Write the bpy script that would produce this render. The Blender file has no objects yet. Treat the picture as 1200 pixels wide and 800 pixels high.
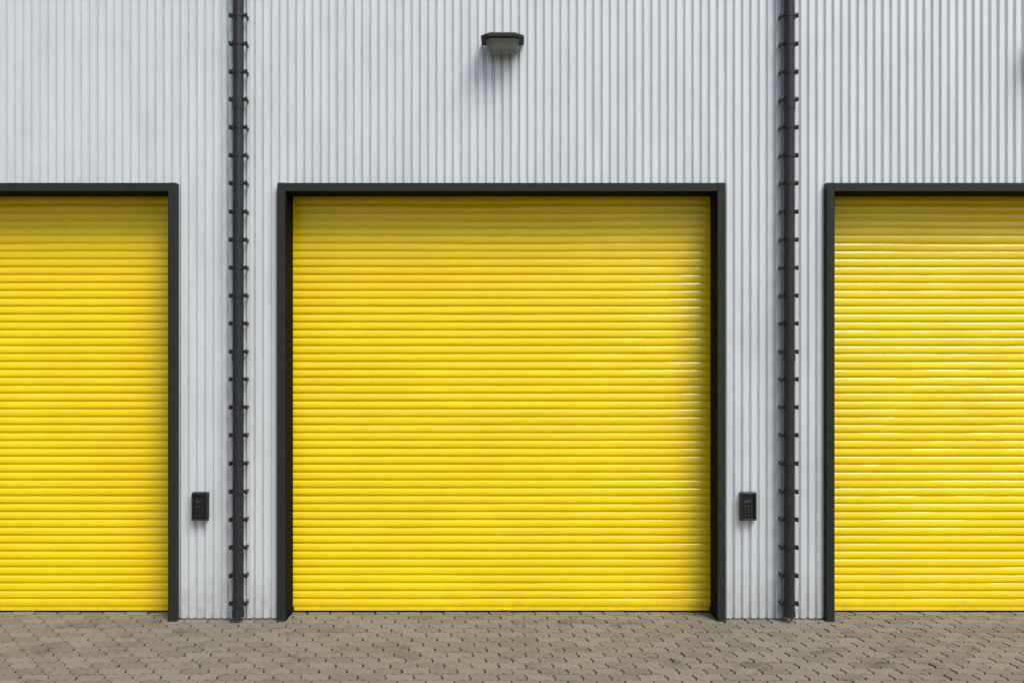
import bpy, bmesh, math, random
import numpy as np
from mathutils import Vector, Matrix
random.seed(4); rng=np.random.default_rng(5)
sc=bpy.context.scene
sc.view_settings.view_transform='Standard'; sc.view_settings.look='None'; sc.view_settings.exposure=0
col=sc.collection
# ---------------------------------------------------------------- dimensions
PITCH=4.92
XL_O,XL_I=-2.101,-2.032      # frame left outer / inner
XR_I,XR_O=1.841,1.910
Z_I,Z_O=3.8485,3.925
Y_SH=0.26
BAYS=range(-3,4)
WALL_TOP=6.9
# ---------------------------------------------------------------- helpers
def new_mat(name):
    m=bpy.data.materials.new(name); m.use_nodes=True
    nt=m.node_tree; b=nt.nodes['Principled BSDF']
    return m,nt,b
def N(nt,t,**k):
    n=nt.nodes.new(t)
    for a,v in k.items(): setattr(n,a,v)
    return n
def L(nt,a,b): nt.links.new(a,b)
def coords(nt,scale=(1,1,1),rand=True):
    tc=N(nt,'ShaderNodeTexCoord'); mp=N(nt,'ShaderNodeMapping'); mp.inputs['Scale'].default_value=scale
    if rand:
        oi=N(nt,'ShaderNodeObjectInfo')
        mu=N(nt,'ShaderNodeMath',operation='MULTIPLY'); mu.inputs[1].default_value=37.0
        L(nt,oi.outputs['Random'],mu.inputs[0])
        ad=N(nt,'ShaderNodeVectorMath',operation='ADD')
        L(nt,tc.outputs['Object'],ad.inputs[0]); L(nt,mu.outputs[0],ad.inputs[1])
        L(nt,ad.outputs[0],mp.inputs['Vector'])
    else: L(nt,tc.outputs['Object'],mp.inputs['Vector'])
    return mp.outputs[0],tc
def mixc(nt,fac,a,b,bt='MIX'):
    m=N(nt,'ShaderNodeMix',data_type='RGBA',blend_type=bt)
    for s,v in ((m.inputs[0],fac),(m.inputs[6],a),(m.inputs[7],b)):
        if isinstance(v,(int,float)): s.default_value=v
        elif isinstance(v,tuple): s.default_value=v if len(v)==4 else (*v,1)
        else: L(nt,v,s)
    return m.outputs[2]
def rng_map(nt,v,a,b,c,d):
    m=N(nt,'ShaderNodeMapRange'); L(nt,v,m.inputs[0])
    for i,x in enumerate((a,b,c,d)): m.inputs[i+1].default_value=x
    return m.outputs[0]
def noise(nt,vec,scale,detail=3,rough=.55):
    n=N(nt,'ShaderNodeTexNoise'); n.inputs['Scale'].default_value=scale
    n.inputs['Detail'].default_value=detail; n.inputs['Roughness'].default_value=rough
    L(nt,vec,n.inputs['Vector']); return n.outputs[0]
def mul(nt,a,b):
    m=N(nt,'ShaderNodeMath',operation='MULTIPLY'); L(nt,a,m.inputs[0])
    if isinstance(b,(int,float)): m.inputs[1].default_value=b
    else: L(nt,b,m.inputs[1])
    return m.outputs[0]
def bump(nt,b,h,strength,dist):
    n=N(nt,'ShaderNodeBump'); n.inputs['Strength'].default_value=strength; n.inputs['Distance'].default_value=dist
    L(nt,h,n.inputs['Height']); L(nt,n.outputs[0],b.inputs['Normal'])
# ---------------------------------------------------------------- materials
def mat_wall():
    m,nt,b=new_mat('painted_corrugated_steel')
    v,tc=coords(nt,(1,1,.12)); v2,_=coords(nt)
    n1=noise(nt,v,9,5,.65)
    c=mixc(nt,rng_map(nt,n1,.35,.75,0,1),(.665,.718,.745),(.575,.625,.65))
    c=mixc(nt,rng_map(nt,noise(nt,v2,1.4,5,.7),.5,.75,0,.3),c,(.50,.535,.55))
    sx=N(nt,'ShaderNodeSeparateXYZ'); L(nt,tc.outputs['Object'],sx.inputs[0])
    low=rng_map(nt,sx.outputs[2],.0,.45,1,0)
    c=mixc(nt,mul(nt,low,rng_map(nt,noise(nt,v2,14,4,.7),.3,.7,.05,.65)),c,(.32,.305,.27))
    L(nt,c,b.inputs['Base Color'])
    b.inputs['Metallic'].default_value=.15
    b.inputs['Roughness'].default_value=.30
    return m
def mat_yellow():
    m,nt,b=new_mat('yellow_painted_slats')
    v,tc=coords(nt); vs,_=coords(nt,(.35,1,9))
    n=noise(nt,v,1.6,3,.6)
    c=mixc(nt,rng_map(nt,n,.35,.75,0,1),(.86,.635,.002),(.79,.575,.002))
    fine,_=coords(nt,(.5,1,4))
    c=mixc(nt,rng_map(nt,noise(nt,fine,14,5,.75),.58,.78,0,.30),c,(.55,.39,.01))
    sx=N(nt,'ShaderNodeSeparateXYZ'); L(nt,tc.outputs['Object'],sx.inputs[0])
    low=rng_map(nt,sx.outputs[2],.0,.28,1,0)
    c=mixc(nt,mul(nt,low,rng_map(nt,noise(nt,v,9,4,.7),.45,.7,.05,.4)),c,(.42,.34,.10))
    L(nt,c,b.inputs['Base Color'])
    L(nt,rng_map(nt,n,.3,.7,.12,.22),b.inputs['Roughness'])
    b.inputs['Specular IOR Level'].default_value=.5
    bump(nt,b,noise(nt,vs,2.5,2,.5),.25,.012)
    return m
def mat_simple(name,c1,c2,rough,metal=0,scale=20,bs=0,spec=.5):
    m,nt,b=new_mat(name); v,_=coords(nt)
    n=noise(nt,v,scale,3,.65)
    L(nt,mixc(nt,rng_map(nt,n,.35,.7,0,1),c1,c2),b.inputs['Base Color'])
    L(nt,rng_map(nt,n,.3,.7,rough,rough+.12),b.inputs['Roughness'])
    b.inputs['Metallic'].default_value=metal; b.inputs['Specular IOR Level'].default_value=spec
    if bs: bump(nt,b,n,bs,.002)
    return m
def mat_paver():
    m,nt,b=new_mat('concrete_pavers')
    g=N(nt,'ShaderNodeNewGeometry'); v,_=coords(nt,rand=False)
    base=N(nt,'ShaderNodeValToRGB'); cr=base.color_ramp
    cr.elements[0].color=(.180,.160,.124,1); cr.elements[1].color=(.245,.222,.177,1)
    e=cr.elements.new(.5); e.color=(.218,.196,.154,1)
    L(nt,g.outputs['Random Per Island'],base.inputs[0])
    f=noise(nt,v,90,4,.75)
    c=mixc(nt,rng_map(nt,f,.42,.70,0,.5),base.outputs[0],(.11,.098,.077))
    st=noise(nt,v,3.0,7,.75)
    c=mixc(nt,rng_map(nt,st,.54,.64,0,.6),c,(.085,.075,.060))
    L(nt,c,b.inputs['Base Color']); b.inputs['Roughness'].default_value=.9
    b.inputs['Specular IOR Level'].default_value=.25
    bump(nt,b,f,.6,.003)
    return m
LP,WP=.21,.135
NX=68; PX=NX*LP; PY1=.42; PY0=PY1-92*WP
def mat_ground():
    m,nt,b=new_mat('sandy_joint_ground'); v,_=coords(nt,rand=False)
    n=noise(nt,v,60,3,.75); n2=noise(nt,v,.4,4)
    c=mixc(nt,n,(.006,.005,.004),(.028,.024,.018))
    br=N(nt,'ShaderNodeTexBrick'); br.inputs['Scale'].default_value=1; br.inputs['Brick Width'].default_value=LP
    br.inputs['Row Height'].default_value=WP; br.inputs['Mortar Size'].default_value=.004
    br.inputs['Color1'].default_value=(.17,.148,.112,1); br.inputs['Color2'].default_value=(.21,.188,.148,1); br.inputs['Mortar'].default_value=(.05,.04,.03,1)
    L(nt,v,br.inputs['Vector'])
    sx=N(nt,'ShaderNodeSeparateXYZ'); L(nt,v,sx.inputs[0])
    ax=N(nt,'ShaderNodeMath',operation='ABSOLUTE'); L(nt,sx.outputs[0],ax.inputs[0])
    gx=N(nt,'ShaderNodeMath',operation='GREATER_THAN'); L(nt,ax.outputs[0],gx.inputs[0]); gx.inputs[1].default_value=PX
    gy=N(nt,'ShaderNodeMath',operation='LESS_THAN'); L(nt,sx.outputs[1],gy.inputs[0]); gy.inputs[1].default_value=PY0
    mx=N(nt,'ShaderNodeMath',operation='MAXIMUM'); L(nt,gx.outputs[0],mx.inputs[0]); L(nt,gy.outputs[0],mx.inputs[1])
    far=mixc(nt,rng_map(nt,n2,.4,.7,0,.4),br.outputs[0],(.11,.097,.075))
    L(nt,mixc(nt,mx.outputs[0],c,far),b.inputs['Base Color']); b.inputs['Roughness'].default_value=.95
    return m
M_wall=mat_wall(); M_yel=mat_yellow()
M_frame=mat_simple('charcoal_steel_frame',(.017,.020,.018),(.023,.025,.023),.5,spec=.25)
M_pipe=mat_simple('dark_grey_plastic',(.016,.016,.019),(.024,.024,.027),.4,spec=.4)
M_rubber=mat_simple('black_rubber',(.003,.003,.003),(.006,.006,.006),.8,spec=.1)
M_trim=mat_simple('grey_trim',(.60,.65,.68),(.54,.59,.62),.4,.2)
M_dark=mat_simple('black_plastic',(.006,.006,.007),(.011,.011,.012),.35)
M_grey=mat_simple('worn_light_print',(.07,.07,.07),(.16,.16,.16),.5)
M_conc=mat_simple('concrete',(.26,.25,.23),(.34,.33,.30),.85,0,12,.4)
M_roof=mat_simple('roof_membrane',(.12,.12,.12),(.16,.16,.16),.8)
M_pav=mat_paver(); M_gr=mat_ground()
def mat_glass():
    m,nt,b=new_mat('lamp_glass'); v,_=coords(nt)
    n=noise(nt,v,25,3)
    L(nt,mixc(nt,n,(.33,.36,.31),(.48,.50,.45)),b.inputs['Base Color'])
    b.inputs['Roughness'].default_value=.10; b.inputs['Transmission Weight'].default_value=.6; b.inputs['IOR'].default_value=1.45
    return m
M_glass=mat_glass()
# ---------------------------------------------------------------- mesh helpers
def link(name,me,mat,parent=None,loc=(0,0,0)):
    o=bpy.data.objects.new(name,me); col.objects.link(o)
    if mat and not me.materials: me.materials.append(mat)
    o.location=loc
    if parent: o.parent=parent
    return o
def empty(name,loc=(0,0,0)):
    o=bpy.data.objects.new(name,None); o.empty_display_size=.3; col.objects.link(o); o.location=loc; return o
def bm_box(bm,x0,x1,y0,y1,z0,z1,bev=0):
    r=bmesh.ops.create_cube(bm,size=1)
    for v in r['verts']:
        v.co=((x0+x1)/2+v.co.x*(x1-x0),(y0+y1)/2+v.co.y*(y1-y0),(z0+z1)/2+v.co.z*(z1-z0))
    if bev:
        es=list({e for v in r['verts'] for e in v.link_edges})
        bmesh.ops.bevel(bm,geom=es,offset=bev,segments=2,affect='EDGES',profile=.5)
def boxes_mesh(name,lst):
    bm=bmesh.new()
    for b in lst: bm_box(bm,*b)
    me=bpy.data.meshes.new(name); bm.to_mesh(me); bm.free(); return me
def bm_cyl(bm,c,r1,r2,h,axis='Z',seg=20):
    R=Matrix.Identity(4)
    if axis=='Y': R=Matrix.Rotation(math.pi/2,4,'X')
    if axis=='X': R=Matrix.Rotation(math.pi/2,4,'Y')
    bmesh.ops.create_cone(bm,cap_ends=True,segments=seg,radius1=r1,radius2=r2,depth=h,matrix=Matrix.Translation(c)@R)
def done(bm,name,smooth=False):
    me=bpy.data.meshes.new(name); bm.to_mesh(me); bm.free()
    if smooth:
        for p in me.polygons: p.use_smooth=True
        me.set_sharp_from_angle(angle=math.radians(35))
    return me
# ---------------------------------------------------------------- ground + paving
me=bpy.data.meshes.new('ground'); me.from_pydata([(-400,-400,-.014),(400,-400,-.014),(400,400,-.014),(-400,400,-.014)],[],[(0,1,2,3)])
link('ground',me,M_gr)
a,bb=.010,.010
def outline():
    P=[]
    us=[0,.16,.34,.5,.66,.84]; zs=[0,a,-a,0,a,-a]
    ts=[0,.30,.70]; ws=[0,bb,-bb]
    for u,z in zip(us,zs): P.append((u*LP,z))
    for t,w in zip(ts,ws): P.append((LP+w,t*WP))
    for u,z in zip([1,.84,.66,.5,.34,.16],[0,-a,a,0,-a,a]): P.append((u*LP,WP+z))
    for t,w in zip([1,.70,.30],[0,-bb,bb]): P.append((w,t*WP))
    return np.array(P)
O=outline(); n=len(O)
def inset(d):
    R=np.zeros_like(O)
    for i in range(n):
        p,c,q=O[i-1],O[i],O[(i+1)%n]
        e1=(c-p)/np.linalg.norm(c-p); e2=(q-c)/np.linalg.norm(q-c)
        n1=np.array([-e1[1],e1[0]]); n2=np.array([-e2[1],e2[0]])
        m=n1+n2; m/=np.linalg.norm(m); R[i]=c+m*d/max(.4,m.dot(n1))
    return R
ctr=np.array([LP/2,WP/2])
rings=[(inset(.0050),-.02),(inset(.0055),-.006),(inset(.0070),-.0012),(inset(.0095),0.0)]
V=[];F=[]
rows=int((PY1-PY0)/WP+.001)
for r in range(rows):
    y=PY0+r*WP; off=(LP/2 if r%2 else 0)
    for c in range(-NX,NX):
        x=c*LP+off; base=len(V)
        dz=rng.normal(0,.0016); tx,ty=rng.normal(0,.010,2); jx,jy=rng.normal(0,.0012,2)
        for R,z in rings:
            zz=z+dz+(R[:,0]-ctr[0])*tx+(R[:,1]-ctr[1])*ty
            V.extend(zip(R[:,0]+x+jx,R[:,1]+y+jy,zz))
        for k in range(3):
            for i in range(n):
                j=(i+1)%n
                F.append((base+k*n+i,base+k*n+j,base+(k+1)*n+j,base+(k+1)*n+i))
        F.append(tuple(base+3*n+i for i in range(n)))
me=bpy.data.meshes.new('block_paving'); me.from_pydata(V,[],F); link('block_paving',me,M_pav)
# ---------------------------------------------------------------- building
bld=empty('warehouse_building')
RP=PITCH/66
def corr(name,x0,x1,z0,z1):
    prof=[(0,0),(.50,0),(.53,.12),(.61,.9),(.65,1),(.80,1),(.84,.9),(.92,.12)]
    pts=[]
    k0=math.floor(x0/RP)-1; k1=math.ceil(x1/RP)+1
    for k in range(k0,k1):
        for u,d in prof: pts.append(((k+u)*RP,d*.025))
    q=[]
    for i in range(len(pts)-1):
        (xa,da),(xb,db)=pts[i],pts[i+1]
        if xb<=x0 or xa>=x1: continue
        if xa<x0: da=da+(db-da)*(x0-xa)/(xb-xa); xa=x0
        if not q: q.append((xa,da))
        if xb>x1: db=da+(db-da)*(x1-xa)/(xb-xa); xb=x1
        q.append((xb,db))
    V=[];F=[]
    for z in (z0,z1): V+=[(x,d,z) for x,d in q]
    w=len(q)
    for i in range(w-1): F.append((i,i+1,w+i+1,w+i))
    me=bpy.data.meshes.new(name); me.from_pydata(V,[],F)
    return link(name,me,M_wall,bld)
XA=-3.5*PITCH-.1; XB=3.5*PITCH-.1
edge=XA
for b in BAYS:
    c=b*PITCH
    x0=c+XL_O+.02; x1=c+XR_O-.02
    corr('wall_panel',edge,x0,.012,WALL_TOP)
    corr('wall_panel',x0,x1,Z_O-.02,WALL_TOP)
    edge=x1
corr('wall_panel',edge,XB,.012,WALL_TOP)
tl=[]
for b in range(-3,4):
    px=b*PITCH-2.445
    tl.append((px-.098,px-.080,-.004,.004,.014,WALL_TOP-.05,.001))
    tl.append((px+.083,px+.093,-.003,.004,.014,WALL_TOP-.05,.001))
link('joint_strips',boxes_mesh('joint_strips',tl),M_trim,bld)
link('parapet_cap',boxes_mesh('parapet_cap',[(XA-.08,XB+.08,-.07,.45,WALL_TOP-.06,WALL_TOP+.06,.01)]),M_frame,bld)
bl=[];edge=XA
for b in BAYS:
    c=b*PITCH
    bl.append((edge+.003,c+XL_O-.003,.029,.3,-.02,.12)); edge=c+XR_O
bl.append((edge+.003,XB,.029,.3,-.02,.12))
link('plinth',boxes_mesh('plinth',bl),M_conc,bld)
link('body',boxes_mesh('body',[(XA+.02,XB-.02,.46,16,-.02,WALL_TOP-.1)]),M_roof,bld)
link('side_walls',boxes_mesh('side_walls',[(XA-.03,XA+.0,.0,16,0,WALL_TOP-.07,.004),(XB,XB+.03,.0,16,0,WALL_TOP-.07,.004)]),M_wall,bld)
# ---------------------------------------------------------------- roller doors
SLATS=52; SH=(Z_I-.045)/SLATS
def curtain_mesh():
    prof=[(0,.001),(.015,.0055),(.07,.006),(.095,.001)]
    for i in range(0,11):
        t=i/10; u=.10+t*.88
        y=0.001 if t in (0,1) else -.0075*(math.sin(math.pi*(t**.75)))**.6
        prof.append((u,y))
    x0,x1=XL_I-.02,XR_I+.02
    xs=np.linspace(x0,x1,25); V=[];F=[]
    z0=.045; nrow=0
    cx=rng.uniform(-.5,.1)
    for s in range(SLATS+4):
        bow=rng.normal(0,.0005,len(xs))
        tilt=rng.normal(0,.012)+np.convolve(rng.normal(0,.02,len(xs)+4),np.ones(5)/5,'valid')
        top=s-(SLATS-7)
        if 0<=top:      # top slats shaped to lean back, to catch streaks of sky reflection
            amp=rng.uniform(.03,.14); hw=rng.uniform(.5,1.1); cc=cx+rng.normal(0,.2)
            tilt=tilt+amp*np.clip(1.3-((xs-cc)/hw)**4,0,1)
        for u,y in prof:
            for k,x in enumerate(xs):
                V.append((x,y+bow[k]+(u-.5)*SH*tilt[k],z0+(s+u)*SH))
            nrow+=1
    w=len(xs)
    for r in range(nrow-1):
        for i in range(w-1): F.append((r*w+i,r*w+i+1,(r+1)*w+i+1,(r+1)*w+i))
    me=bpy.data.meshes.new('slat_curtain'); me.from_pydata(V,[],F)
    for p in me.polygons: p.use_smooth=True
    me.set_sharp_from_angle(angle=math.radians(50))
    return me
frame_me=boxes_mesh('door_frame',[
    (XL_O,XL_I,-.06,.42,-.012,Z_O,.004),(XR_I,XR_O,-.06,.42,-.012,Z_O,.004),
    (XL_I+.0005,XR_I-.0005,-.0585,.21,Z_I,Z_O-.0015,.003)])
liner_me=boxes_mesh('dark_reveal_liner',[  # thin black liner added over the reveals to keep them dark in sun
    (XL_I+.0008,XL_I+.006,-.046,.238,-.01,Z_I-.005,.001),(XR_I-.006,XR_I-.0008,-.046,.238,-.01,Z_I-.005,.001),
    (XL_I+.0065,XR_I-.0065,-.045,.235,Z_I-.0045,Z_I-.0008)])
bar_me=boxes_mesh('bottom_bar',[(XL_I+.012,XR_I-.012,-.016,.012,.014,.043,.004)])
seal_me=boxes_mesh('rubber_seal',[(XL_I+.012,XR_I-.012,-.008,.008,-.004,.0135)])
lock_me=boxes_mesh('lock_handle',[(-.10,-.02,-.024,-.017,.018,.040,.003),(-.075,-.045,-.034,-.0245,.022,.034,.003)])
foot_me=boxes_mesh('foot_plates',[(XL_O-.012,XL_I+.006,-.075,.10,-.011,.010,.003),(XR_I-.006,XR_O+.012,-.075,.10,-.011,.010,.003)])
for b in BAYS:
    e=empty('roller_shutter_door',(b*PITCH,0,0))
    link('door_frame',frame_me,M_frame,e)
    link('foot_plates',foot_me,M_frame,e)
    link('dark_reveal_liner',liner_me,M_rubber,e)
    link('slat_curtain',curtain_mesh(),M_yel,e,(0,Y_SH,0))
    link('bottom_bar',bar_me,M_yel,e,(0,Y_SH,0))
    link('rubber_seal',seal_me,M_rubber,e,(0,Y_SH,0))
    link('lock_handle',lock_me,M_yel,e,(0,Y_SH,0))
# ---------------------------------------------------------------- downpipes
PR=.049; PYc=-.085
bm=bmesh.new(); bm_cyl(bm,(0,PYc,(.05+WALL_TOP-.06)/2),PR,PR,WALL_TOP-.06-.05,seg=32)
bm_cyl(bm,(0,PYc,.075),PR+.005,PR+.005,.05,seg=32)
for z in (2.31,4.56): bm_cyl(bm,(0,PYc,z+.06),PR+.004,PR+.004,.09,seg=32)
pipe_me=done(bm,'pipe',True)
bm=bmesh.new(); bm2=bmesh.new()
z=.168
while z<WALL_TOP-.1:
    jz=random.uniform(-.003,.003)
    bm_cyl(bm,(0,PYc,z+jz),PR+.0045,PR+.0045,.030,seg=32)
    for s in (-1,1):
        x0,x1=sorted((s*.046,s*.078)); bm_box(bm,x0,x1,PYc-.006,PYc+.006,z+jz-.010,z+jz+.010,.002)
        x0,x1=sorted((s*.060,s*.082)); bm_box(bm,x0,x1,PYc-.014,PYc+.012,z+jz-.020,z+jz+.020,.003)
        x0,x1=sorted((s*.058,s*.074)); bm_box(bm,x0,x1,PYc+.004,.012,z+jz-.012,z+jz+.012,.002)
        bm_cyl(bm2,(s*.071,PYc-.017,z+jz),.0055,.0055,.008,'Y',6)
    z+=.2497
clip_me=done(bm,'clips',True); bolt_me=done(bm2,'bolts')
for b in range(-3,4):
    e=empty('drainpipe',(b*PITCH-2.445,0,0))
    link('pipe',pipe_me,M_pipe,e); link('clips',clip_me,M_pipe,e); link('bolts',bolt_me,M_dark,e)
# ---------------------------------------------------------------- control boxes
W,H=.145,.252
hous=boxes_mesh('housing',[(0,W,-.045,.004,0,H,.006),
    (0.003,.022,-.066,-.044,.003,H-.003,.004),(W-.022,W-.003,-.066,-.044,.003,H-.003,.004),
    (.0225,W-.0225,-.064,-.044,H-.024,H-.004,.004),(.0225,W-.0225,-.064,-.044,.004,.022,.004)])
btn=[]
for r in range(4):
    for c in range(3):
        x=.032+c*.028; zz=.034+r*.027
        btn.append((x,x+.022,-.055,-.044,zz,zz+.020,.003))
btn.append((.032,.112,-.052,-.044,.150,.182,.002))
btn_me=boxes_mesh('keypad',btn)
pr=[]
for r in range(4):
    for c in range(3):
        x=.032+c*.028; zz=.034+r*.027
        if random.random()<.8:
            pr.append((x+.007,x+.015,-.0562,-.0552,zz+.005,zz+.0075))
            if random.random()<.6: pr.append((x+.010,x+.0125,-.0560,-.0551,zz+.009,zz+.016))
for i in range(5): pr.append((.036,.050+random.random()*.05,-.0535,-.0522,.154+i*.0052,.156+i*.0052))
print_me=boxes_mesh('legend_print',pr)
for b in range(-3,4):
    e=empty('door_control_panel',(b*PITCH-2.872,-.0,.900))
    link('housing',hous,M_dark,e); link('keypad',btn_me,M_dark,e); link('legend_print',print_me,M_grey,e)
# ---------------------------------------------------------------- wall lamps
def loft(bm,secs):
    rs=[]
    for z,hw,yb,yf,ch in secs:
        pts=[(-hw,yb),(hw,yb),(hw,yf+ch),(hw-ch,yf),(-hw+ch,yf),(-hw,yf+ch)]
        rs.append([bm.verts.new((x,y,z)) for x,y in pts])
    for a_,b_ in zip(rs,rs[1:]):
        for i in range(6): bm.faces.new((a_[i],a_[(i+1)%6],b_[(i+1)%6],b_[i]))
    bm.faces.new(rs[0][::-1]); bm.faces.new(rs[-1])
    bmesh.ops.recalc_face_normals(bm,faces=bm.faces)
bm=bmesh.new(); loft(bm,[(.098,.150,-.02,-.26,.05),(.106,.190,-.015,-.285,.06),(.126,.190,-.015,-.285,.06),(.150,.160,-.015,-.25,.055),(.158,.135,-.02,-.22,.05)]); cap_me=done(bm,'cap')
bm=bmesh.new(); loft(bm,[(0,.100,-.06,-.20,.04),(.010,.118,-.05,-.215,.045),(.055,.140,-.04,-.24,.05),(.0975,.147,-.03,-.255,.05)]); glass_me=done(bm,'lens')
bm=bmesh.new(); bm_box(bm,-.09,.09,-.03,.004,.02,.15,.005); bm_box(bm,-.05,.05,-.05,-.028,.09,.135,.004); plate_me=done(bm,'back_plate')
bm=bmesh.new(); bm_cyl(bm,(0,-.14,.058),.035,.035,.17,'X',20); bulb_me=done(bm,'bulb',True)
for b in range(-3,4):
    e=empty('wall_lamp',(b*PITCH-.083,0,5.062))
    link('cap',cap_me,M_frame,e); link('lens',glass_me,M_glass,e); link('back_plate',plate_me,M_frame,e)
    link('bulb',bulb_me,M_grey,e)
# ---------------------------------------------------------------- light
az=math.radians(144); el=math.radians(52)
w=bpy.data.worlds.new('World'); sc.world=w; w.use_nodes=True; nt=w.node_tree
bg=nt.nodes['Background']; sky=nt.nodes.new('ShaderNodeTexSky'); sky.sky_type='NISHITA'
sky.sun_disc=False; sky.sun_elevation=el; sky.sun_rotation=az; sky.dust_density=4; sky.air_density=1; sky.ozone_density=1
nt.links.new(sky.outputs[0],bg.inputs[0]); bg.inputs[1].default_value=.15
sd=bpy.data.lights.new('sun','SUN'); sd.energy=2.6; sd.angle=math.radians(28); sd.color=(1,.975,.93)
so=bpy.data.objects.new('sun',sd); col.objects.link(so)
d=Vector((math.sin(az)*math.cos(el),math.cos(az)*math.cos(el),math.sin(el)))
so.rotation_euler=d.to_track_quat('Z','Y').to_euler(); so.location=(8,-12,14)
# ---------------------------------------------------------------- camera
cd=bpy.data.cameras.new('camera'); cd.lens=35.1; cd.sensor_width=36; cd.clip_end=1500
co=bpy.data.objects.new('camera',cd); col.objects.link(co); co.location=(0,-9,2.504); co.rotation_euler=(math.pi/2,0,0)
sc.camera=co
